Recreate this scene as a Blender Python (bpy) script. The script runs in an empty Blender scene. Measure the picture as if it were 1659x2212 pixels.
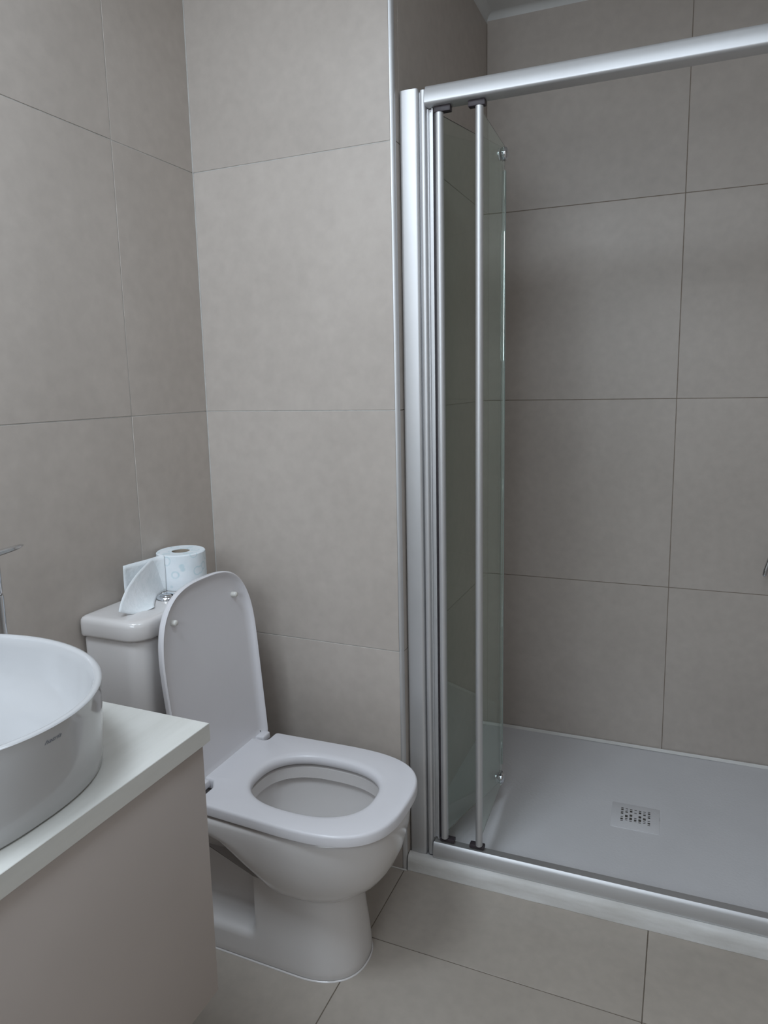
import bpy, bmesh, math, random
from mathutils import Vector, Matrix, noise
random.seed(7)
SC = bpy.context.scene
COL = SC.collection

# ---------------------------------------------------------------- camera
cam_data = bpy.data.cameras.new('camera')
cam = bpy.data.objects.new('camera', cam_data)
COL.objects.link(cam)
cam_data.sensor_fit = 'VERTICAL'
cam_data.sensor_height = 36.0
cam_data.lens = 1517.287 / 2212 * 36.0
cam_data.shift_y = -39.94 / 2212
cam_data.clip_start = 0.02
right = Vector((0.91982063, 0.39180997, -0.02037056))
down = Vector((0.04169653, -0.14925045, -0.98791989))
fwd = Vector((-0.39011718, 0.90785971, -0.15362076))
M = Matrix.Identity(4)
for i in range(3):
    M[i][0] = right[i]; M[i][1] = -down[i]; M[i][2] = -fwd[i]
M.translation = Vector((1.174569, -1.54851397, 1.26153873))
cam.matrix_world = M
SC.camera = cam

# ---------------------------------------------------------------- world, view, large lights
world = bpy.data.worlds.new('world'); SC.world = world
world.use_nodes = True
world.node_tree.nodes['Background'].inputs[0].default_value = (0.72, 0.84, 1.0, 1)
world.node_tree.nodes['Background'].inputs[1].default_value = 1.0
SC.view_settings.view_transform = 'Standard'
SC.view_settings.look = 'None'
SC.view_settings.exposure = 0.25
SC.view_settings.gamma = 1.0
SC.view_settings.use_curve_mapping = False

def area(name, loc, rot, sx, sy, power, color):
    L = bpy.data.lights.new(name, 'AREA'); L.shape = 'RECTANGLE'
    L.size = sx; L.size_y = sy; L.energy = power; L.color = color
    o = bpy.data.objects.new(name, L); COL.objects.link(o)
    o.location = loc; o.rotation_euler = rot
    return o
# daylight down the skylight and an added fill opening, and in at the window behind the camera
SKIES = ((0.08, 0.60, -1.56, -1.04, 12.5), (0.95, 1.45, -1.25, -0.75, 3.8))     # x0 x1 y0 y1, power: skylight by the left wall, then an added fill opening
for x0, x1, y0, y1, pw in SKIES:
    area('skylight_and_fill', ((x0+x1)/2, (y0+y1)/2, 2.400), (0, 0, 0), x1-x0-.02, y1-y0-.02, pw, (0.775, 0.885, 1.0))
WIN = (0.15, 1.25, 1.35, 2.25)        # x0 x1 z0 z1 of the window in the wall behind the camera
area('window_daylight', ((WIN[0]+WIN[1])/2, -2.435, (WIN[2]+WIN[3])/2), (math.radians(90), 0, 0), WIN[1]-WIN[0]-.1, WIN[3]-WIN[2]-.1, 9.5, (0.80, 0.90, 1.0))

# ---------------------------------------------------------------- helpers
def srgb(r, g, b):
    f = lambda c: ((c/255+.055)/1.055)**2.4 if c/255 > .04045 else c/255/12.92
    return (f(r), f(g), f(b), 1)

def mat(name, col, rough=.5, metal=0.0, spec=.5, coat=0.0, **kw):
    m = bpy.data.materials.new(name); m.use_nodes = True
    b = m.node_tree.nodes['Principled BSDF']
    b.inputs['Base Color'].default_value = col
    b.inputs['Roughness'].default_value = rough
    b.inputs['Metallic'].default_value = metal
    b.inputs['Specular IOR Level'].default_value = spec
    b.inputs['Coat Weight'].default_value = coat
    for k, v in kw.items():
        b.inputs[k.replace('_', ' ')].default_value = v
    return m

def noisy(m, c1, c2, scale=3.0, detail=6, fine=None, bump=0.0, bump_scale=60, stretch=None, rough=None, dist=0.001, coord='Object', per_object=False):
    """procedural mottling between two colours, with a little fine relief"""
    nt = m.node_tree; N = nt.nodes; L = nt.links
    b = N['Principled BSDF']
    tc = N.new('ShaderNodeTexCoord')
    src = tc.outputs[coord]
    if per_object:
        oi = N.new('ShaderNodeObjectInfo')
        mul = N.new('ShaderNodeMath'); mul.operation = 'MULTIPLY'; mul.inputs[1].default_value = 37.0
        L.new(oi.outputs['Random'], mul.inputs[0])
        add = N.new('ShaderNodeVectorMath'); add.operation = 'ADD'
        L.new(src, add.inputs[0]); L.new(mul.outputs[0], add.inputs[1]); src = add.outputs[0]
    mp = N.new('ShaderNodeMapping')
    if stretch: mp.inputs['Scale'].default_value = stretch
    L.new(src, mp.inputs[0])
    nz = N.new('ShaderNodeTexNoise'); nz.inputs['Scale'].default_value = scale
    nz.inputs['Detail'].default_value = detail; nz.inputs['Roughness'].default_value = .62
    L.new(mp.outputs[0], nz.inputs[0])
    rp = N.new('ShaderNodeValToRGB')
    rp.color_ramp.elements[0].position = .32; rp.color_ramp.elements[0].color = c1
    rp.color_ramp.elements[1].position = .68; rp.color_ramp.elements[1].color = c2
    L.new(nz.outputs[0], rp.inputs[0])
    out = rp.outputs[0]
    if fine:
        n2 = N.new('ShaderNodeTexNoise'); n2.inputs['Scale'].default_value = fine[0]; n2.inputs['Detail'].default_value = 3
        L.new(mp.outputs[0], n2.inputs[0])
        mx = N.new('ShaderNodeMix'); mx.data_type = 'RGBA'; mx.blend_type = 'OVERLAY'
        mx.inputs[0].default_value = fine[1]
        L.new(out, mx.inputs[6]); L.new(n2.outputs[0], mx.inputs[7]); out = mx.outputs[2]
    L.new(out, b.inputs['Base Color'])
    if bump:
        n3 = N.new('ShaderNodeTexNoise'); n3.inputs['Scale'].default_value = bump_scale; n3.inputs['Detail'].default_value = 4
        L.new(src, n3.inputs[0])
        bp = N.new('ShaderNodeBump'); bp.inputs['Strength'].default_value = bump; bp.inputs['Distance'].default_value = dist
        L.new(n3.outputs[0], bp.inputs['Height']); L.new(bp.outputs[0], b.inputs['Normal'])
    if rough:
        mr = N.new('ShaderNodeMapRange'); mr.inputs[3].default_value = rough[0]; mr.inputs[4].default_value = rough[1]
        L.new(nz.outputs[0], mr.inputs[0]); L.new(mr.outputs[0], b.inputs['Roughness'])
    return m

MAT = {}
MAT['wall_tile'] = noisy(mat('wall_tile', (1,1,1,1), .42, spec=.35), srgb(181,172,164), srgb(192,183,175), 1.5, 5, fine=(38, .10), bump=.10, bump_scale=90, rough=(.34,.5), per_object=True)
MAT['floor_tile'] = noisy(mat('floor_tile', (1,1,1,1), .4, spec=.4), srgb(170,161,151), srgb(181,172,162), 2.2, 7, fine=(42, .10), bump=.08, bump_scale=90, rough=(.32,.46), per_object=True)
MAT['grout_light'] = noisy(mat('grout_light', (1,1,1,1), .9), srgb(176,173,168), srgb(196,194,190), 30)
MAT['grout_dark'] = noisy(mat('grout_dark', (1,1,1,1), .9), srgb(128,116,104), srgb(150,138,126), 30)
MAT['grout_wall'] = noisy(mat('grout_wall', (1,1,1,1), .9), srgb(158,148,138), srgb(172,162,152), 30)
MAT['grout_floor'] = noisy(mat('grout_floor', (1,1,1,1), .9), srgb(100,90,80), srgb(122,112,100), 30)
MAT['plaster'] = noisy(mat('plaster', (1,1,1,1), .8), srgb(206,206,204), srgb(214,214,212), 6, bump=.15, bump_scale=50)
MAT['ceramic'] = noisy(mat('ceramic', (1,1,1,1), .12, spec=.5, coat=.25), srgb(213,209,207), srgb(218,214,212), 2)
MAT['basin_ceramic_dimmed'] = noisy(mat('basin_ceramic_dimmed', (1,1,1,1), .12, spec=.5, coat=.25), srgb(190,190,191), srgb(195,195,196), 2)  # same white ceramic, colour darkened to hold back brightness under the skylight
MAT['seat_plastic'] = noisy(mat('seat_plastic', (1,1,1,1), .26, spec=.45), srgb(222,220,223), srgb(227,225,228), 3)
MAT['rubber'] = noisy(mat('rubber', (1,1,1,1), .35, spec=.5), srgb(206,204,198), srgb(218,216,210), 40)
MAT['chrome'] = noisy(mat('chrome', (1,1,1,1), .07, 1.0), srgb(205,208,212), srgb(220,222,226), 8)
MAT['aluminium'] = noisy(mat('aluminium', (1,1,1,1), .48, .72), srgb(205,205,206), srgb(212,212,213), 3)
MAT['aluminium_dark'] = noisy(mat('aluminium_dark', (1,1,1,1), .4, 1.0), srgb(140,140,142), srgb(156,156,158), 3)
MAT['black_plastic'] = noisy(mat('black_plastic', (1,1,1,1), .5), srgb(50,44,48), srgb(66,58,62), 30)
MAT['seal_plastic'] = noisy(mat('seal_plastic', (1,1,1,1), .35, Transmission_Weight=.2), srgb(172,186,180), srgb(186,198,192), 20)
MAT['tray'] = noisy(mat('tray', (1,1,1,1), .55, spec=.4), srgb(211,210,212), srgb(217,216,218), 4, bump=.35, bump_scale=140, dist=.0015)
MAT['sealant'] = noisy(mat('sealant', (1,1,1,1), .6), srgb(204,201,196), srgb(228,227,225), 5, 6, stretch=(1,4,6), bump=.5, bump_scale=40, dist=.003)
MAT['slot_dark'] = noisy(mat('slot_dark', (1,1,1,1), .8), srgb(52,50,46), srgb(92,88,82), 60)
MAT['counter'] = noisy(mat('counter', (1,1,1,1), .38, spec=.45), srgb(206,205,199), srgb(220,219,214), 3.0, 8, stretch=(7,1,7), bump=.05, bump_scale=70)
MAT['cabinet'] = noisy(mat('cabinet', (1,1,1,1), .42, spec=.4), srgb(189,179,173), srgb(194,184,178), 3, 3)
MAT['paper'] = noisy(mat('paper', (1,1,1,1), .95, spec=.1, Subsurface_Weight=.15), srgb(222,228,230), srgb(236,238,240), 18, 4, bump=.5, bump_scale=130, dist=.002)
MAT['paper'].node_tree.nodes['Principled BSDF'].inputs['Subsurface Radius'].default_value = (.01,.01,.01)
MAT['cardboard'] = noisy(mat('cardboard', (1,1,1,1), .9), srgb(150,138,124), srgb(170,158,144), 30)
MAT['logo_ink'] = mat('logo_ink', srgb(108,113,126), .5)
MAT['dark_inside'] = noisy(mat('dark_inside', (1,1,1,1), .8), srgb(60,58,56), srgb(70,68,66), 10)

# printed pale blue rings on the paper of the roll
def paper_print():
    m = noisy(mat('paper_print', (1,1,1,1), .95, spec=.1), srgb(222,230,234), srgb(234,238,241), 22, 4)
    nt = m.node_tree; N = nt.nodes; L = nt.links; b = N['Principled BSDF']
    prev = b.inputs['Base Color'].links[0].from_socket
    tc = N.new('ShaderNodeTexCoord'); vo = N.new('ShaderNodeTexVoronoi'); vo.inputs['Scale'].default_value = 34
    L.new(tc.outputs['Object'], vo.inputs[0])
    r = N.new('ShaderNodeValToRGB')
    e = r.color_ramp.elements; e[0].position = .26; e[0].color = (0,0,0,1); e[1].position = .30; e[1].color = (1,1,1,1)
    e2 = e.new(.36); e2.color = (1,1,1,1); e3 = e.new(.40); e3.color = (0,0,0,1)
    L.new(vo.outputs['Distance'], r.inputs[0])
    n = N.new('ShaderNodeTexNoise'); n.inputs['Scale'].default_value = 60
    L.new(tc.outputs['Object'], n.inputs[0])
    mu = N.new('ShaderNodeMath'); mu.operation = 'MULTIPLY'; L.new(r.outputs[0], mu.inputs[0]); L.new(n.outputs[0], mu.inputs[1])
    mx = N.new('ShaderNodeMix'); mx.data_type = 'RGBA'
    L.new(mu.outputs[0], mx.inputs[0]); L.new(prev, mx.inputs[6]); mx.inputs[7].default_value = srgb(188,212,218)
    L.new(mx.outputs[2], b.inputs['Base Color'])
    bp = N.new('ShaderNodeBump'); bp.inputs['Strength'].default_value = .5; bp.inputs['Distance'].default_value = .002
    L.new(vo.outputs['Distance'], bp.inputs['Height']); L.new(bp.outputs[0], b.inputs['Normal'])
    return m
MAT['paper_print'] = paper_print()

def glass_mat():
    m = bpy.data.materials.new('tinted_glass'); m.use_nodes = True
    b = m.node_tree.nodes['Principled BSDF']
    b.inputs['Base Color'].default_value = (.93, .965, .945, 1)
    b.inputs['Roughness'].default_value = .0
    b.inputs['Transmission Weight'].default_value = 1.0
    b.inputs['IOR'].default_value = 1.45
    nt = m.node_tree
    va = nt.nodes.new('ShaderNodeVolumeAbsorption'); va.inputs['Color'].default_value = (.45,.78,.58,1); va.inputs['Density'].default_value = 28
    nt.links.new(va.outputs[0], nt.nodes['Material Output'].inputs['Volume'])
    return m
MAT['glass'] = glass_mat()
m = bpy.data.materials.new('frosted_pane'); m.use_nodes = True
b = m.node_tree.nodes['Principled BSDF']; b.inputs['Base Color'].default_value = (.9,.94,1,1); b.inputs['Emission Color'].default_value = (.8,.91,1,1); b.inputs['Emission Strength'].default_value = 0.8
MAT['sky_pane'] = m

def link(name, me, material=None, parent=None):
    o = bpy.data.objects.new(name, me); COL.objects.link(o)
    if material: me.materials.append(MAT[material])
    if parent: o.parent = parent
    return o
def mesh(name, V, F, material, parent=None, smooth=None):
    me = bpy.data.meshes.new(name); me.from_pydata([tuple(v) for v in V], [], F); me.update()
    bm = bmesh.new(); bm.from_mesh(me); bmesh.ops.recalc_face_normals(bm, faces=bm.faces); bm.to_mesh(me); bm.free()
    if smooth:
        me.shade_smooth(); me.set_sharp_from_angle(angle=math.radians(smooth))
    return link(name, me, material, parent)
def bmobj(name, bm, material, parent=None, smooth=None):
    me = bpy.data.meshes.new(name); bmesh.ops.recalc_face_normals(bm, faces=bm.faces); bm.to_mesh(me); bm.free()
    if smooth:
        me.shade_smooth(); me.set_sharp_from_angle(angle=math.radians(smooth))
    return link(name, me, material, parent)
def bm_box(bm, x0, x1, y0, y1, z0, z1, bevel=0, seg=2, edges='all'):
    vs = [bm.verts.new((x, y, z)) for x in (x0, x1) for y in (y0, y1) for z in (z0, z1)]
    fs = [(0,1,3,2),(4,6,7,5),(0,4,5,1),(2,3,7,6),(0,2,6,4),(1,5,7,3)]
    f = [bm.faces.new([vs[i] for i in q]) for q in fs]
    if bevel:
        es = list({e for q in f for e in q.edges})
        if edges == 'z': es = [e for e in es if abs(e.verts[0].co.z-e.verts[1].co.z) > 1e-6]
        bmesh.ops.bevel(bm, geom=es, offset=bevel, segments=seg, profile=.5, affect='EDGES')
def box(name, x0, x1, y0, y1, z0, z1, material, parent=None, bevel=0, seg=2, smooth=None):
    bm = bmesh.new(); bm_box(bm, x0, x1, y0, y1, z0, z1, bevel, seg)
    return bmobj(name, bm, material, parent, smooth if smooth else (40 if bevel else None))
def empty(name, loc=(0,0,0), rz=0):
    o = bpy.data.objects.new(name, None); COL.objects.link(o); o.location = loc; o.rotation_euler.z = rz
    o.empty_display_size = .1
    return o
def tag(o, label, cat, group=None):
    o['label'] = label; o['category'] = cat
    if group: o['group'] = group
    return o
def struct(o): o['kind'] = 'structure'; return o
def loft_data(rings, cap0=True, cap1=True, closed=False):
    n = len(rings[0]); V = [p for r in rings for p in r]; F = []
    m_ = len(rings)
    for i in range(m_ if closed else m_-1):
        a = i*n; b_ = ((i+1) % m_)*n
        for j in range(n):
            k = (j+1) % n
            F.append((a+j, a+k, b_+k, b_+j))
    if not closed:
        if cap0: F.append(tuple(range(n-1, -1, -1)))
        if cap1: F.append(tuple(range((m_-1)*n, m_*n)))
    return V, F
def loft(name, rings, material, parent=None, smooth=35, **k):
    V, F = loft_data(rings, **k); return mesh(name, V, F, material, parent, smooth)
def resample(P, n):
    """closed 2D polygon -> n points evenly spaced, starting at P[0]"""
    m_ = len(P); L = [0]
    for i in range(m_):
        a, b_ = P[i], P[(i+1) % m_]; L.append(L[-1]+math.hypot(b_[0]-a[0], b_[1]-a[1]))
    out = []; i = 0
    for k in range(n):
        d = L[-1]*k/n
        while L[i+1] < d: i += 1
        t = (d-L[i])/(L[i+1]-L[i]+1e-12); a, b_ = P[i], P[(i+1) % m_]
        out.append((a[0]+(b_[0]-a[0])*t, a[1]+(b_[1]-a[1])*t))
    return out
def inset(P, d):
    """move a counter-clockwise outline inwards by d"""
    n = len(P); out = []
    for i in range(n):
        a, b_ = P[i-1], P[(i+1) % n]; tx, ty = b_[0]-a[0], b_[1]-a[1]; l = math.hypot(tx, ty)+1e-12
        out.append((P[i][0]-ty/l*d, P[i][1]+tx/l*d))
    return out
def dshape(xb, xm, xf, hw, n=2.5, cb=.02, hwb=None):
    """rear-squared, front-rounded outline, counter-clockwise from the front-most point"""
    hwb = hw if hwb is None else hwb
    P = []
    for i in range(33):
        t = math.pi/2*i/32
        P.append((xm+(xf-xm)*math.cos(t)**(2/n), hw*math.sin(t)**(2/n)))
    for i in range(1, 7):
        t = math.pi/2*i/6 
        if i == 1: P.append((xb+cb, hwb))
        P.append((xb+cb-cb*math.sin(t), hwb-cb+cb*math.cos(t)))
    return P + [(x, -y) for x, y in reversed(P[1:])]
def oval(cx, cy, af, ab, hw, nf=2.2, nb=2.2, n=96):
    P = []
    for i in range(n):
        t = 2*math.pi*i/n; c, s = math.cos(t), math.sin(t); e = nf if c > 0 else nb; a = af if c > 0 else ab
        P.append((cx+a*math.copysign(abs(c)**(2/e), c), cy+hw*math.copysign(abs(s)**(2/e), s)))
    return P
def tube_data(pts, r, seg=14, taper=None):
    pts = [Vector(p) for p in pts]; rings = []
    up = Vector((0,0,1))
    for i, p in enumerate(pts):
        t = (pts[min(i+1, len(pts)-1)]-pts[max(i-1, 0)]).normalized()
        u = t.cross(up)
        if u.length < .05: u = t.cross(Vector((0,1,0)))
        u.normalize(); v = t.cross(u)
        rr = taper[i] if taper else r
        rings.append([p+u*rr*math.cos(2*math.pi*k/seg)+v*rr*math.sin(2*math.pi*k/seg) for k in range(seg)])
    return rings
def cyl_rings(cx, cy, prof, seg=48):
    return [[(cx+r*math.cos(2*math.pi*k/seg), cy+r*math.sin(2*math.pi*k/seg), z) for k in range(seg)] for r, z in prof]
def prism(name, poly, z0, z1, material, parent=None, smooth=30):
    return loft(name, [[(x, y, z0) for x, y in poly], [(x, y, z1) for x, y in poly]], material, parent, smooth)

# ---------------------------------------------------------------- room shell (each wall face at local y = 0, looking towards local -y)
W = 0.5516; S = 0.7927; H = 2.392; XR = 1.748; YF = -2.45
JT = 0.0011
tile_mesh = {}
def tiled(name, loc, rz, cols, rows, grout, thick=.10, tile='wall_tile', slab=None):
    x0, x1 = cols[0][0], cols[-1][1]
    if slab: x0, x1 = slab
    w = struct(box(name, x0, x1, .0012, thick, rows[0][0], rows[-1][1], grout))
    w.location = loc; w.rotation_euler.z = rz
    for a, b_ in cols:
        for z0, z1 in rows:
            key = (round(b_-a, 4), round(z1-z0, 4), tile)
            if key not in tile_mesh:
                t = box('tile', 0, b_-a-2*JT, 0, .008, 0, z1-z0-2*JT, tile, w, bevel=.0005, seg=1)
                tile_mesh[key] = t.data
            else:
                t = link('tile', tile_mesh[key], None, w)
            t.location = (a+JT, random.uniform(0, .0003), z0+JT)
    return w
ROWS = [(0, .6), (.6, 1.2), (1.2, 1.8), (1.8, H)]
tA = .00679
# left wall (behind cistern and vanity); local x runs along +y
tiled('wall_left', (0, 0, 0), math.pi/2-tA, [(-2.45,-2.077),(-2.077,-1.477),(-1.477,-.877),(-.877,-.277),(-.277,-.0005)], ROWS, 'grout_light')
tiled('wall_back', (0, 0, 0), 0, [(.0005, W-.009)], ROWS, 'grout_light', slab=(-.1, W-.006))
tiled('wall_return', (W, 0, 0), math.pi/2, [(.009, .031), (.031, S+.003)], ROWS, 'grout_wall', slab=(.1005, S+.1), thick=.09)
struct(box('trim_1', W-.03, W-.0012, .006, .1005, 0, H, 'grout_dark')).name = 'wall_corner'
tS = .02338
tiled('wall_shower', (W, S, 0), tS, [(.0005, .5965), (.5965, 1.20)], ROWS, 'grout_dark', slab=(0, 1.32))
tiled('wall_right', (XR, 0, 0), -math.pi/2, [(-.83,-.6),(-.6,0),(0,.6),(.6,1.2),(1.2,1.8),(1.8,2.45)], ROWS, 'grout_light')
# wall behind the camera with a window opening
wf = struct(box('wall_front', -.1, WIN[0], YF-.12, YF, 0, H, 'plaster'))
bm = bmesh.new(); bm_box(bm, -.1, WIN[0], YF-.12, YF, 0, H); bm_box(bm, WIN[1], XR+.1, YF-.12, YF, 0, H)
bm_box(bm, WIN[0], WIN[1], YF-.12, YF, 0, WIN[2]); bm_box(bm, WIN[0], WIN[1], YF-.12, YF, WIN[3], H)
old = wf.data; bm.to_mesh(old); bm.free()
wn = struct(box('window_1', WIN[0], WIN[1], YF-.075, YF-.07, WIN[2], WIN[3], 'sky_pane'))
bm = bmesh.new(); f = .045
bm_box(bm, WIN[0], WIN[0]+f, YF-.07, YF-.02, WIN[2], WIN[3], .004); bm_box(bm, WIN[1]-f, WIN[1], YF-.07, YF-.02, WIN[2], WIN[3], .004)
bm_box(bm, WIN[0]+f, WIN[1]-f, YF-.07, YF-.02, WIN[2], WIN[2]+f, .004); bm_box(bm, WIN[0]+f, WIN[1]-f, YF-.07, YF-.02, WIN[3]-f, WIN[3], .004)
bmobj('window_frame', bm, 'seat_plastic', wn)
# ceiling with a skylight and the added fill opening
bm = bmesh.new()
xs_ = [-.12]+[v for q in SKIES for v in q[:2]]+[XR+.12]
for i in range(0, len(xs_), 2): bm_box(bm, xs_[i], xs_[i+1], YF-.1, 1.0, H, H+.04)
for x0, x1, y0, y1, pw in SKIES:
    bm_box(bm, x0, x1, YF-.1, y0, H, H+.04); bm_box(bm, x0, x1, y1, 1.0, H, H+.04)
struct(bmobj('ceiling', bm, 'plaster'))
for k, (x0, x1, y0, y1, pw) in enumerate(SKIES):  # the second pane closes the opening added for fill light
    wn2 = struct(box('window_%d' % (k+2), x0-.02, x1+.02, y0-.02, y1+.02, H+.04, H+.045, 'sky_pane'))
    bm = bmesh.new()
    bm_box(bm, x0, x0+.02, y0, y1, H+.015, H+.04, .003); bm_box(bm, x1-.02, x1, y0, y1, H+.015, H+.04, .003)
    bm_box(bm, x0+.02, x1-.02, y0, y0+.02, H+.015, H+.04, .003); bm_box(bm, x0+.02, x1-.02, y1-.02, y1, H+.015, H+.04, .003)
    bmobj('window_frame', bm, 'seat_plastic', wn2)
# small cove where the shower walls meet the ceiling
def cove(name, ax, ay, bx, by, r=.022):
    d = Vector((bx-ax, by-ay, 0)).normalized(); nrm = Vector((d.y, -d.x, 0))
    prof = [(0, 0), (0, -r)] + [(r-r*math.cos(t*math.pi/12), -r+r*math.sin(t*math.pi/12)) for t in range(1, 6)] + [(r, 0)]
    rings = [[Vector(p)+nrm*u+Vector((0, 0, H+v)) for u, v in prof] for p in ((ax, ay, 0), (bx, by, 0))]
    return struct(loft(name, rings, 'plaster', smooth=50))
cove('trim_1', W, S+.001, W+1.196, S+tS*1.2)
cove('trim_2', W, .0, W, S)
# floor
fl = struct(box('floor', -.05, XR+.05, YF-.05, .05, -.10, -.0012, 'grout_floor'))
FX = .5451; FY = -.2392
xs = [-.004, FX] + [FX+.6, FX+1.2]; xs[-1] = XR
ys = [.0, FY, FY-.6, FY-1.2, FY-1.8, YF]
for i in range(len(xs)-1):
    for j in range(len(ys)-1):
        w_, h_ = xs[i+1]-xs[i], ys[j]-ys[j+1]
        if j == 0 and i > 0: h_ += .042   # first row runs on to the shower tray, which sits slightly back
        key = (round(w_, 4), round(h_, 4), 'f')
        if key not in tile_mesh:
            t = box('tile', 0, w_-2*JT, 0, h_-2*JT, -.008, 0, 'floor_tile', fl, bevel=.0005, seg=1); tile_mesh[key] = t.data
        else: t = link('tile', tile_mesh[key], None, fl)
        t.location = (xs[i]+JT, ys[j+1]+JT, 0)
# metal edge trim on the corner beside the shower
P = [(W-.009, .0), (W-.009, -.0012)] + [(W-.0095+.0095*math.sin(a*math.pi/16)+.0004, -.0012+.0095-.0095*math.cos(a*math.pi/16)) for a in range(1, 9)] + [(W, .009), (W-.006, .009), (W-.006, .006), (W-.009,.006)]
struct(prism('trim_3', P, 0, H, 'aluminium', smooth=40))
prism('x', [(.0, -.0001), (.0, -.0022), (.0022, -.0001)], .005, H, 'grout_light').name = 'trim_4'
struct(bpy.data.objects['trim_4'])
# thin pale sealant bead along the foot of the tiled wall
bm = bmesh.new(); bm_box(bm, .02, W, -.003, -.0003, .0, .004, .001)
struct(bmobj('baseboard_back', bm, 'sealant', smooth=50))

# ---------------------------------------------------------------- shower tray
RZ = .0225      # the shower front runs slightly out of square
tray = empty('shower_tray', (W+.002, .012, 0), RZ)
tag(tray, 'pale grey textured shower tray with a small square drain', 'shower tray')
TX = XR-W-.012
bm = bmesh.new()
back = S-.012-.006
nx, ny = 24, 16
V = []; F = []
for j in range(ny+1):
    for i in range(nx+1):
        u, v = i/nx, j/ny
        x = TX*u; y = back*v
        dd = math.hypot(x-.55, y-.385)
        V.append((x, y, .0395-.006*max(0, 1-dd/.55)))
for j in range(ny):
    for i in range(nx):
        a = j*(nx+1)+i; F.append((a, a+1, a+nx+2, a+nx+1))
nb = len(V); border = [i for i in range(nx+1)]+[j*(nx+1)+nx for j in range(1, ny+1)]+[ny*(nx+1)+i for i in range(nx-1, -1, -1)]+[j*(nx+1) for j in range(ny-1, 0, -1)]
for i in border: V.append((V[i][0], V[i][1], .0005))
n = len(border)
for k in range(n): F.append((border[k], nb+k, nb+(k+1) % n, border[(k+1) % n]))
F.append(tuple(nb+k for k in range(n)))
mesh('basin_floor', V, F, 'tray', tray, 30)
# smeared sealant along the front lip
V = []; F = []; N_ = 120
for i in range(N_+1):
    x = TX*i/N_; w1 = noise.noise(Vector((x*9, 0, 0)))*.0025; w2 = noise.noise(Vector((x*14, 5, 0)))*.0025; w3 = noise.noise(Vector((x*11, 9, 3)))*.003
    V += [(x, -.0005, .0006), (x, -.010+w1*.5, .0006), (x, -.0095+w2*.4, .022+w1), (x, -.008+w3*.4, .034+w2), (x, -.001+w1, .0425+w3*.4), (x, .012, .0435)]
for i in range(N_):
    for k in range(5):
        a = i*6+k; F.append((a, a+1, a+7, a+6))
    F.append((i*6, i*6+5, i*6+11, i*6+6))
mesh('sealant_strip', V, F, 'sealant', tray, 60)
# sealant along the rear edge of the tray
V, F = loft_data([[(x, back-.006, .0395), (x, back+.002, .047), (x, back+.004, .0395)] for x in (0, TX)])
mesh('sealant_strip', V, F, 'sealant', tray, 60)
# drain: plate with a rim and a pattern of little slots
dr = empty('drain_cover', (.5465, .3745, .0345), .012); dr.parent = tray
bm = bmesh.new(); bm_box(bm, -.0660, .0660, -.0620, .0620, -.004, -.0003, .001)
link('recess', bpy.data.meshes.new('recess'), 'slot_dark', dr); o = bpy.data.objects['recess']; bm.to_mesh(o.data); bm.free()
o.name = 'drain_recess'; dr['label'] = 'square drain cover with a grid of slots'
box('plate', -.0645, .0645, -.0605, .0605, -.003, .0012, 'tray', dr, bevel=.0015)
random.seed(3)
bm = bmesh.new()
def slot(cx, cy, w, h): bm_box(bm, cx-w/2, cx+w/2, cy-h/2, cy+h/2, .0008, .0014)
pat = ["110110011011", "101010110101"]
cols7 = [-.036+.012*i for i in range(7)]
layout = {0: [(.036,.003),(.028,.007),(.017,.003),(.009,.006),(-.008,.003),(-.018,.007),(-.027,.003)],
          1: [(.034,.003),(.026,.002),(.018,.006),(-.002,.010),(-.014,.003),(-.021,.003)],
          2: [(.034,.003),(.024,.008),(.004,.010),(-.012,.011),(-.023,.003)],
          3: [(.034,.003),(.020,.003),(-.006,.003),(-.015,.007),(-.022,.002)]}
for k, cx in enumerate(cols7):
    for cy, h in layout[k if k < 4 else 6-k]: slot(cx, cy, .0065 if h < .009 else .0072, h)
bmobj('slot_pattern', bm, 'slot_dark', dr)

# ---------------------------------------------------------------- shower enclosure (local: x along the opening, y inwards)
enc = empty('shower_enclosure', (W+.001, .016, .0435), RZ)
tag(enc, 'silver framed bifold glass shower door, folded open beside the toilet wall', 'shower door')
def arc_poly(x0, x1, y0, y1, bulge, n=10):
    """profile with a bowed front face towards -y"""
    P = [(x0, y1), (x0, y0+.006)]
    e = min(.007, (x1-x0)*.3)
    for i in range(5):
        a = math.pi/2*i/4; P.append((x0+e-e*math.cos(a), y0+.006-(.006+bulge*.3)*math.sin(a)))
    P.append(((x0+x1)/2, y0-bulge*.6))
    for i in range(4, -1, -1):
        a = math.pi/2*i/4; P.append((x1-e+e*math.cos(a), y0+.006-(.006+bulge*.3)*math.sin(a)))
    P += [(x1, y1)]
    return P
ZB = -.002+.0; ZT = 1.864
prism('wall_profile', arc_poly(.0025, .0465, .008, .030, .003), 0.0005, ZT, 'aluminium', enc, 40)
prism('channel_rib', arc_poly(.0495, .0635, .012, .030, .003), 0.0005, ZT-.004, 'aluminium', enc, 40)
prism('channel_back', [(.0455,.030),(.0455,.018),(.0495,.018),(.0495,.030)], .0005, ZT-.006, 'aluminium_dark', enc)
prism('channel_web', [(.0635,.034),(.0635,.022),(.0665,.022),(.0665,.027),(.074,.027),(.0745,.020),(.0775,.020),(.0775,.034)], .044, 1.822, 'aluminium', enc, 30)
prism('rubber_seal', [(.0778,.040),(.0778,.026),(.0815,.026),(.0815,.040)], .044, 1.816, 'black_plastic', enc)
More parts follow.
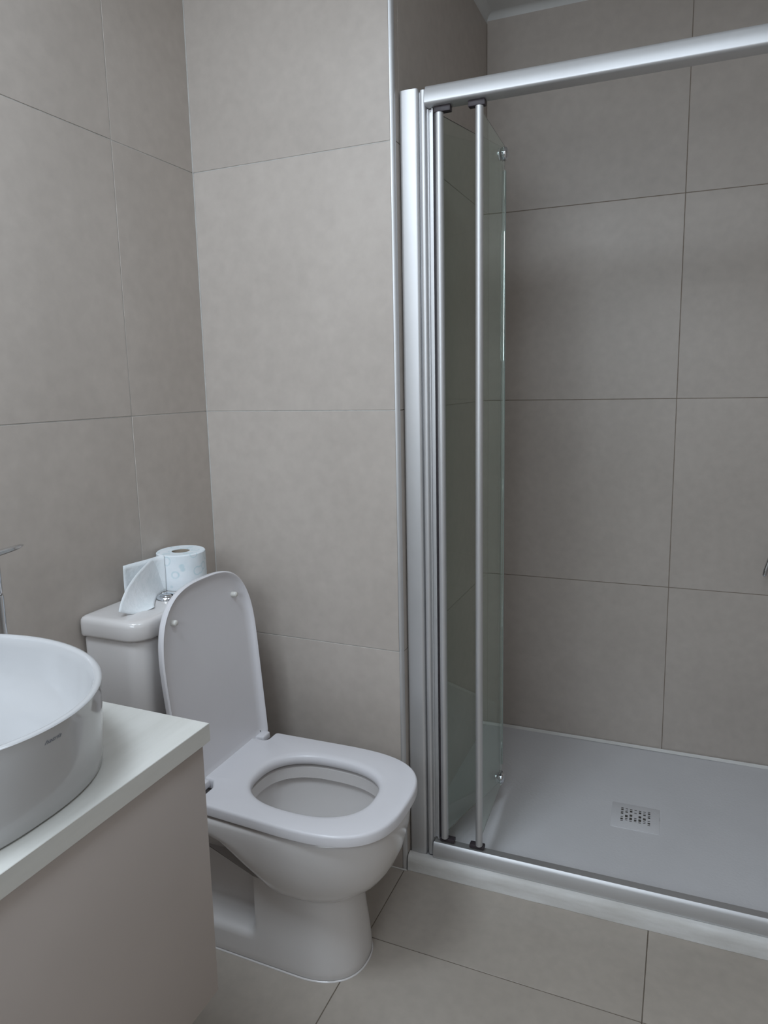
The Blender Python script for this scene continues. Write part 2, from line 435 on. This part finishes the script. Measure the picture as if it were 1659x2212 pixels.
# top rail with bowed face, running right across to the far wall
LX = XR-W-.004
def rail(name, prof, x0, x1, m_, parent):
    return loft(name, [[(x, y, z) for y, z in prof] for x in (x0, x1)], m_, parent, 40)
prof = [(.040, 1.824), (.006, 1.824), (.001, 1.826), (-.001, 1.829)]
for i in range(9):
    a = i/8; prof.append((-.001+.0075*a-.0015*math.sin(math.pi*a), 1.830+.032*a))
prof += [(.009, 1.8645), (.014, 1.866), (.040, 1.866)]
rail('top_rail', prof, .0645, LX, 'aluminium', enc)
# bottom rail
prof = [(.038, .0008), (.001, .0008), (-.001, .006), (.000, .020), (.003, .032), (.006, .0385), (.009, .0405), (.012, .0385), (.034, .0370), (.038, .034)]
rail('bottom_rail', prof, .0665, LX, 'aluminium', enc)
# glass leaves: both end at the folded edge
A0 = Vector((.094, .021, 0)); B0 = Vector((.184, .021, 0)); HG = Vector((.1775, .300, 0))
GZ0, GZ1 = .064, 1.806
def leaf(start, end, off, name, lab):
    d = (end-start); L_ = d.length; ang = math.atan2(d.y, d.x)
    r = empty(name, (start.x, start.y, 0), ang); r.parent = enc; r['label'] = lab
    box('glass', .006, L_, -.0025, .0025, GZ0, GZ1, 'glass', r, bevel=.0006, seg=1)
    # rounded stile holding the front edge of the pane
    P = [(-.002+.0095*math.cos(2*math.pi*k/24)*1.0, .0088*math.sin(2*math.pi*k/24)) for k in range(24)]
    s_ = prism('stile', P, GZ0-.012, GZ1+.003, 'aluminium', r, 60)
    return r
la = leaf(A0, HG+Vector((-.010, 0, 0)), 0, 'door_leaf', 'glass leaf hinged beside the wall profile')
lb = leaf(B0, HG+Vector((.001, -.006, 0)), 0, 'door_leaf', 'glass leaf with the free stile in the opening')
for p, s_ in ((A0, 1), (B0, -1)):
    for z0, z1 in ((GZ1+.0045, 1.8235), (.0415, GZ0-.013)):
        o = box('guide_block', p.x-.019+s_*.006, p.x+.019+s_*.006, p.y-.006, p.y+.012, z0, z1, 'black_plastic', enc, bevel=.002)
    # short pin between stile and block is part of the block mesh
# hinges clamping the two panes at the fold
for z in (GZ1-.020, GZ0+.022):
    h = empty('hinge', (HG.x, HG.y-.014, z)); h.parent = enc; h['label'] = 'chrome glass hinge'
    for s_, x_ in ((1, .0045), (-1, -.0115)):
        R = []
        for r_, d_ in ((.0008, .0095), (.010, .0088), (.0150, .006), (.0160, .002), (.0160, 0)):
            R.append([(x_+s_*d_, r_*math.cos(2*math.pi*k/28), r_*math.sin(2*math.pi*k/28)) for k in range(28)])
        loft('hinge_cap', R, 'chrome', h, 50)
    box('hinge_barrel', -.012, .005, .012, .022, -.012, .012, 'aluminium_dark', h, bevel=.003)
# translucent seal strip down the folded edge
bm = bmesh.new(); bm_box(bm, HG.x-.0140, HG.x+.0045, HG.y+.0010, HG.y+.0075, GZ0+.055, GZ1-.055, .002)
bmobj('edge_seal', bm, 'seal_plastic', enc, smooth=50)

# ---------------------------------------------------------------- shower mixer: only its long lever reaches into the photograph
mx = empty('shower_mixer', (1.4660, S+tS*(1.466-W), .812))
tag(mx, 'chrome shower mixer lever at the right edge on the shower wall', 'shower mixer')
R = [[(r*math.cos(2*math.pi*k/36), y, r*math.sin(2*math.pi*k/36)) for k in range(36)] for r, y in ((.036, -.0005), (.036, -.006), (.032, -.010), (.022, -.012), (.022, -.05), (.019, -.056), (.001, -.058))]
loft('mixer_body', R, 'chrome', mx, 40)
R = tube_data([(0, -.045, 0), (-.022, -.050, -.030), (-.040, -.056, -.072), (-.0535, -.062, -.118), (-.0565, -.064, -.134), (-.0570, -.064, -.1375)], .007, 16, [.008, .0075, .007, .0065, .006, .002])
loft('lever', R, 'chrome', mx, 50)

# ---------------------------------------------------------------- toilet
TY = -.303
wc = empty('toilet', (0, TY, 0))
tag(wc, 'white close-coupled toilet with its lid raised against the cistern', 'toilet')
NP = 192
def sstep(a, b_, x):
    t = max(0, min(1, (x-a)/(b_-a))); return t*t*(3-2*t)
# pedestal with a recess in each side towards the wall
rings = []
zs = [0, .002, .01, .02, .035, .05, .06, .066, .072, .078, .084, .09, .10, .12, .14, .16, .18, .20, .206, .2075, .24, .28, .32, .35]
for z in zs:
    f_ = z/.21
    xf = .578-.016*sstep(0, .8, f_)+ (0 if z > .005 else -.002)
    hw = .0965-.006*sstep(0, .9, f_) - (0 if z > .005 else .002)
    if z > .207: P = resample(dshape(.012, .20, .27, .085, 2.35, .004), NP)
    else: P = resample(dshape(.012, .45, xf, hw, 2.35, .004), NP)
    ring = []
    for x, y in P:
        k = (1-sstep(.325, .350, x))*sstep(.060, .088, z)
        yy = y*(1-.60*k)
        ring.append((x, yy, z))
    rings.append(ring)
pV, pF = loft_data(rings)
# bowl body
spec = [ # z, xback, xmid, xfront, halfwidth, n, rear half width
 (.190, .400, .46, .560, .088, 2.3), (.197, .375, .45, .580, .104, 2.35), (.206, .358, .45, .597, .115, 2.4), (.218, .345, .45, .613, .125, 2.4), (.234, .332, .45, .629, .135, 2.45),
 (.255, .314, .45, .643, .144, 2.5), (.280, .290, .45, .654, .152, 2.5), (.305, .262, .45, .661, .157, 2.5), (.325, .235, .45, .665, .160, 2.55), (.345, .200, .45, .667, .162, 2.55),
 (.362, .170, .45, .667, .1625, 2.55), (.370, .170, .45, .665, .161, 2.55), (.374, .172, .45, .660, .156, 2.55)]
rings = []
for z, xb, xm, xf, hw, n_ in spec:
    cb = min(hw*.95, (.02 if z > .34 else .11), (xm-xb)*.9)
    rings.append([(x, y, z) for x, y in resample(dshape(xb, xm, xf, hw, n_, cb), NP)])
def ho(cx, a, hw, z, n_=2.5): return [(x, y, z) for x, y in resample(oval(cx, -.008, a, a, hw, n_, n_), NP)]
rings += [ho(.463, .152, .116, .374), ho(.463, .148, .112, .371), ho(.463, .147, .111, .345), ho(.463, .156, .120, .338), ho(.463, .153, .117, .30, 2.4), ho(.460, .140, .105, .27, 2.3), ho(.455, .118, .086, .240, 2.2), ho(.450, .085, .060, .221, 2), ho(.445, .045, .036, .212, 2)]
bV, bF = loft_data(rings)
# rear deck carrying the cistern
bm = bmesh.new(); bm_box(bm, .010, .23, -.150, .150, .335, .374, .008, 3)
bm_me = bpy.data.meshes.new('t'); bm.to_mesh(bm_me); bm.free()
dV = [v.co.copy() for v in bm_me.vertices]; dF = [tuple(p.vertices) for p in bm_me.polygons]
V = list(pV); F = list(pF)
for vv, ff in ((bV, bF), (dV, dF)):
    o_ = len(V); V += list(vv); F += [tuple(i+o_ for i in q) for q in ff]
mesh('bowl', V, F, 'ceramic', wc, 50)
# sealant line round the foot
P0 = resample(dshape(.014, .45, .5775, .0965, 2.35, .004), 120)
rg = [[(x, y, z) for x, y in inset(P0, d)] for d, z in ((.001, .0003), (-.0022, .0003), (-.0017, .0017), (.0005, .0026))]
V, F = loft_data(rg, closed=True); mesh('sealant_line', V, F, 'ceramic', wc, 60)
# seat ring with hinge notches
def seat_outline(notch=True):
    P = dshape(.262, .47, .679, .1685, 2.9, .010, .161)
    if not notch: return P
    m_ = len(P)//2
    out = []
    for x, y in P:
        out.append((x, y))
    # replace the straight rear edge by the tongue
    k = 33+6  # index of the last point on the +y rear corner
    half1 = [p for p in P if p[1] >= 0][:34+6]; half2 = [p for p in P if p[1] < 0]
    tongue = [(.262, .124), (.255, .117), (.221, .117), (.217, .113), (.217, -.072), (.221, -.076), (.246, -.077), (.262, -.100)]
    return half1 + tongue + half2
NP2 = 420
SO = resample(seat_outline(), NP2)
SI = resample(oval(.4625, -.0055, .1405, .1405, .1035, 2.45, 2.45, 160), NP2)
def ringz(P, z): return [(x, y, z) for x, y in P]
rg = [ringz(inset(SI, -.004), .3805), ringz(inset(SO, .0025), .3805), ringz(inset(SO, .0004), .3820), ringz(SO, .3850), ringz(inset(SO, .0002), .3985), ringz(inset(SO, .0012), .4020), ringz(inset(SO, .0034), .4040), ringz(inset(SO, .0060), .4046),
      ringz(inset(SI, -.017), .4046), ringz(inset(SI, -.010), .4040), ringz(inset(SI, -.005), .4018), ringz(inset(SI, -.0016), .3982), ringz(SI, .3920), ringz(inset(SI, -.0005), .3850)]
V, F = loft_data(rg, closed=True); seat = mesh('seat', V, F, 'seat_plastic', wc, 45)
for x, y in ((.60, .09), (.60, -.09), (.29, .13), (.29, -.13)):
    loft('seat_buffer', cyl_rings(x, y, [(.008, .3742), (.008, .3808)], 16), 'rubber', wc)
# raised lid: local frame, x up along the lid, y across, z through it
lid = empty('lid', (.238, .003, .388)); lid.parent = wc
lean = math.radians(5.3)
lid.rotation_euler = (0, -(math.pi/2+lean), 0)     # local +x points up and back, local +z points back towards the wall
LO = resample(dshape(.0, .262, .457, .1690, 2.9, .022, .164), NP)
rg = [ringz(inset(LO, .030), .0125), ringz(inset(LO, .016), .0115), ringz(inset(LO, .0085), .0055), ringz(inset(LO, .0055), .0008), ringz(inset(LO, .003), .0), ringz(LO, .0025), ringz(inset(LO, .0008), .012), ringz(inset(LO, .005), .0165), ringz(inset(LO, .016), .0195), ringz(inset(LO, .05), .0215)]
V, F = loft_data(rg); mesh('lid_panel', V, F, 'seat_plastic', lid, 50)
for x, y in ((.385, .106), (.385, -.112)):
    R = [[(x+r*math.cos(2*math.pi*k/20), y+r*math.sin(2*math.pi*k/20), z) for k in range(20)] for r, z in ((.0065, .0135), (.0065, .0025), (.0055, .0), (.002, -.0012))]
    loft('buffer', R, 'rubber', lid, 50)
for y0_, y1_ in ((.121, .152), (-.152, -.083)):
    if y0_ > 0:
        bm = bmesh.new(); bm_box(bm, .001, .018, y0_, y1_, -.012, .012, .004, 3)
    else:
        bm = bmesh.new(); bm_box(bm, .001, .018, y0_, y1_, -.004, .012, .003, 3)
    bmobj('hinge_lug', bm, 'seat_plastic', lid, smooth=50)
for y in (.135, -.115):
    R = [[(.224+r*math.cos(2*math.pi*k/24), yy, .3885+r*math.sin(2*math.pi*k/24)) for k in range(24)] for r, yy in ((.001, y-.0225), (.0085, y-.022), (.0095, y-.020), (.0095, y+.020), (.0085, y+.022), (.001, y+.0225))]
    loft('hinge', R, 'seat_plastic', wc, 50)
# cistern
def rr(x0, x1, hw, r, z, tw=0, n=NP):
    P = []
    for cx, cy, a0 in ((x1-r, hw-r, 0), (x0+.012, hw-.012, 90), (x0+.012, -hw+.012, 180), (x1-r, -hw+r, 270)):
        q = r if a0 in (0, 270) else .012
        for i in range(9):
            a = math.radians(a0+90*i/8); P.append((cx+q*math.cos(a), cy+q*math.sin(a)))
    P = [(x1, 0)]+P
    # slight bow of the front face
    P = [(x+.008*(1-(y/hw)**2)*max(0, (x-x0)/(x1-x0)) if x > (x0+x1)/2 else x, y) for x, y in P]
    return [(x, y, z) for x, y in resample(P, n)]
rg = [rr(.012, .143, .160, .035, .3745), rr(.008, .147, .165, .035, .385), rr(.004, .153, .1735, .035, .60), rr(.004, .155, .1755, .035, .735), rr(.006, .153, .1735, .035, .741)]
cis = loft('cistern', rg, 'ceramic', wc, 40)
rg = [rr(.006, .153, .174, .034, .7415), rr(.002, .161, .1815, .037, .7445), rr(.0015, .1625, .183, .037, .749), rr(.0015, .1625, .183, .037, .773), rr(.002, .1612, .1818, .036, .7795), rr(.0045, .1585, .179, .035, .7838), rr(.009, .1535, .1740, .032, .7864), rr(.015, .147, .167, .028, .7872), rr(.04, .125, .140, .02, .7876)]
cl = loft('cistern_lid', rg, 'ceramic', wc, 50)
fb = empty('flush_button', (.101, -.016, .7874)); fb.parent = wc
loft('button_ring', cyl_rings(0, 0, [(.0235, .0), (.0232, .004), (.0205, .0075), (.0175, .0088), (.0165, .0080)], 40), 'chrome', fb, 50)
for a0 in (0, math.pi):
    P = [(.0155*math.cos(a0+math.pi*(.04+.92*i/14)), .0155*math.sin(a0+math.pi*(.04+.92*i/14))) for i in range(15)]
    rg = [[(x*s_, y*s_, z) for x, y in P] for s_, z in ((1, .006), (1, .0100), (.93, .0112), (.6, .0122))]
    loft('button_half', rg, 'chrome', fb, 40)
fb['label'] = 'chrome dual flush button'

# ---------------------------------------------------------------- toilet roll on the cistern
RX, RY, RZ0, RR, RH = .0630, -.2165, .7880, .0575, .0860
roll = empty('toilet_roll', (RX, RY, RZ0))
tag(roll, 'white toilet roll with a loose end of paper, standing on the cistern lid', 'toilet roll')
rg = cyl_rings(0, 0, [(.0215, .002), (.0215, .0008), (RR-.002, .0003), (RR, .003), (RR+.0006, .03), (RR+.0004, .06), (RR, RH-.002), (RR-.0025, RH), (.0215, RH-.0008), (.0215, RH-.003)], 64)
V, F = loft_data(rg, closed=True); mesh('paper_body', V, F, 'paper_print', roll, 40)
rg = cyl_rings(0, 0, [(.0203, .0012), (.0212, .0012), (.0212, RH-.002), (.0203, RH-.002)], 40)
V, F = loft_data(rg, closed=True); mesh('core_tube', V, F, 'cardboard', roll, 40)
def sheet(name, fn, nu, nv, parent, th=.0005):
    V = []; F = []
    for j in range(nv+1):
        for i in range(nu+1): V.append(fn(i/nu, j/nv))
    for j in range(nv):
        for i in range(nu):
            a = j*(nu+1)+i; F.append((a, a+1, a+nu+2, a+nu+1))
    me = bpy.data.meshes.new(name); me.from_pydata([tuple(v) for v in V], [], F); me.shade_smooth()
    o = link(name, me, 'paper', parent)
    s_ = o.modifiers.new('thickness', 'SOLIDIFY'); s_.thickness = th; s_.offset = 0
    return o
def loc(x, y, z): return Vector((x-RX, y-RY, z-RZ0))
def bez(a, b_, c, d, t): return a*(1-t)**3+b_*3*t*(1-t)**2+c*3*t*t*(1-t)+d*t**3
# first leaf: unrolls along the wall and stands upright
def leaf1(u, v):
    lo = bez(loc(.062, -.2755, .789), loc(.046, -.292, .789), loc(.044, -.33, .789), loc(.040, -.385, .789), u)
    hi = bez(loc(.062, -.2755, .8755), loc(.050, -.290, .8755), loc(.046, -.33, .8745), loc(.040, -.383, .8745), u)
    p = lo.lerp(hi, v); p.x += .0015*math.sin(u*9+v*3); return p
sheet('loose_sheet', leaf1, 20, 8, roll)
# second leaf: folds forward and drapes over the cistern lid
def leaf2(u, v):
    a = bez(loc(.048, -.296, .8745), loc(.060, -.325, .872), loc(.070, -.42, .850), loc(.100, -.468, .802), u)
    c = bez(loc(.060, -.2775, .7900), loc(.060, -.302, .790), loc(.085, -.345, .790), loc(.126, -.390, .7915), u)
    p = c.lerp(a, v)
    bl = math.sin(math.pi*v)*(.010*(1-u)+.004); p.x -= bl*.6*u; p.y += bl*.3; p.z -= .010*math.sin(math.pi*v)*u
    return p
sheet('loose_sheet', leaf2, 24, 14, roll)

# ---------------------------------------------------------------- vanity
VX, VY0, VY1 = .531, -1.46, -.738
cab = empty('vanity_cabinet', (0, (VY0+VY1)/2, .30))
tag(cab, 'wall-hung greige vanity cabinet under the washbasin', 'cabinet')
cy = (VY0+VY1)/2; hy = (VY1-VY0)/2-.004
bm = bmesh.new()
for a in ((.003, .498, -hy, -hy+.018, 0, .4305), (.003, .498, hy-.018, hy, 0, .4305), (.003, .498, -hy+.018, hy-.018, 0, .018), (.003, .018, -hy+.018, hy-.018, .018, .4305), (.018, .498, -hy+.018, hy-.018, .412, .4305)):
    bm_box(bm, *a)
bmobj('carcass', bm, 'cabinet', cab)
o = box('drawer_front', .4995, .519, -hy, hy, 0, .4275, 'cabinet', cab, bevel=.001)
ct = box('countertop', .003, VX, VY0, VY1, .7312, .7600, 'counter', None, bevel=.0008, seg=1)
tag(ct, 'pale wood-effect countertop slab on the vanity cabinet', 'countertop')

# washbasin
bs = empty('washbasin', (.268, -1.010, .7602))
tag(bs, 'white oval countertop washbasin with a thin rim', 'washbasin')
def ov(af, ab, hw, z, dy=0.0, n_=2.0): return [(x, y, z) for x, y in oval(0, dy, af, ab, hw, n_, n_, 128)]
BH = .1245
rg = [ov(.226, .215, .190, 0, -.005, 2.45), ov(.232, .221, .196, .001, -.005, 2.45), ov(.2345, .2235, .1985, .004, -.0048, 2.45)]
for k in range(1, 9):
    t = k/8; rg.append(ov(.2345+.0215*t, .2235+.0215*t, .1985+.0085*t, .004+(BH-.008)*t, -.0048+.0078*t, 2.45-.45*t))
rg += [ov(.2567, .2457, .2077, BH-.0025, .003), ov(.2555, .2445, .2065, BH-.0006, .003), ov(.2525, .2415, .2035, BH, .003), ov(.2485, .2375, .1995, BH-.0008, .003), ov(.2460, .2350, .1970, BH-.004, .003)]
for t, s_ in ((.12, .992), (.3, .975), (.5, .945), (.68, .895), (.82, .81), (.90, .70), (.95, .55), (.98, .36), (1.0, .14), (1.003, .10)):
    rg.append(ov(.2455*s_, .2345*s_, .1965*s_, BH-.004-.1030*t, .003))
loft('basin_shell', rg, 'basin_ceramic_dimmed', bs, 50)
loft('drain_plug', cyl_rings(0, .003, [(.030, .0166), (.0305, .0200), (.027, .0225), (.001, .0245)], 40), 'chrome', bs, 50)
# printed maker's script wrapped on the outer face
cu = bpy.data.curves.new('logo', 'FONT'); cu.body = 'hatria'; cu.size = .0092; cu.shear = .45; cu.align_x = 'CENTER'; cu.resolution_u = 3
to = bpy.data.objects.new('logo_tmp', cu); COL.objects.link(to)
dg = bpy.context.evaluated_depsgraph_get()
me = bpy.data.meshes.new_from_object(to.evaluated_get(dg)); bpy.data.objects.remove(to)
for v in me.vertices:
    s_ = v.co.x*1.12; zz = .1040+v.co.y*.85
    y_ = .0030+s_
    t = (zz-.004)/(BH-.008); a = .2345+.0215*t; hw_ = .1985+.0085*t; dy = -.0048+.0078*t
    n_ = 2.45-.45*t; xx = a*max(0, 1-abs((y_-dy)/hw_)**n_)**(1/n_)
    v.co = Vector((xx+.0004, y_, zz))
me.materials.clear()
link('logo', me, 'logo_ink', bs)['label'] = 'small dark grey script lettering'

# tap standing behind the basin
tp = empty('basin_mixer', (.1095, -.7605, .7602))
tag(tp, 'tall chrome basin mixer tap standing behind the washbasin', 'tap')
loft('body', cyl_rings(0, 0, [(.0220, .0002), (.0220, .004), (.0212, .006), (.0208, .008), (.0208, .16), (.0200, .163)], 40), 'chrome', tp, 40)
loft('cartridge_head', cyl_rings(0, 0, [(.0185, .1635), (.0185, .166), (.0200, .168), (.0200, .218), (.018, .222), (.001, .223)], 40), 'chrome', tp, 40)
d = Vector((.58, -.81, 0)).normalized()
R = tube_data([(0, 0, .140), d*.05+Vector((0, 0, .148)), d*.10+Vector((0, 0, .152)), d*.140+Vector((0, 0, .148)), d*.150+Vector((0, 0, .138))], .011, 20)
loft('spout', R, 'chrome', tp, 50)
e = Vector((.62, .42, .20)).normalized(); side = e.cross(Vector((0, 0, 1))).normalized(); up = side.cross(e)
rg = []
for t, w_, h_ in ((-.022, .004, .002), (-.020, .0135, .0045), (.02, .0125, .0042), (.042, .011, .0036), (.056, .009, .0028), (.061, .006, .001)):
    c = Vector((0, 0, .230))+e*t
    rg.append([c+side*w_*sx+up*h_*sz for sx, sz in ((-1, -.6), (-.8, -1), (.8, -1), (1, -.6), (1, .6), (.8, 1), (-.8, 1), (-1, .6))])
loft('lever', rg, 'chrome', tp, 30)
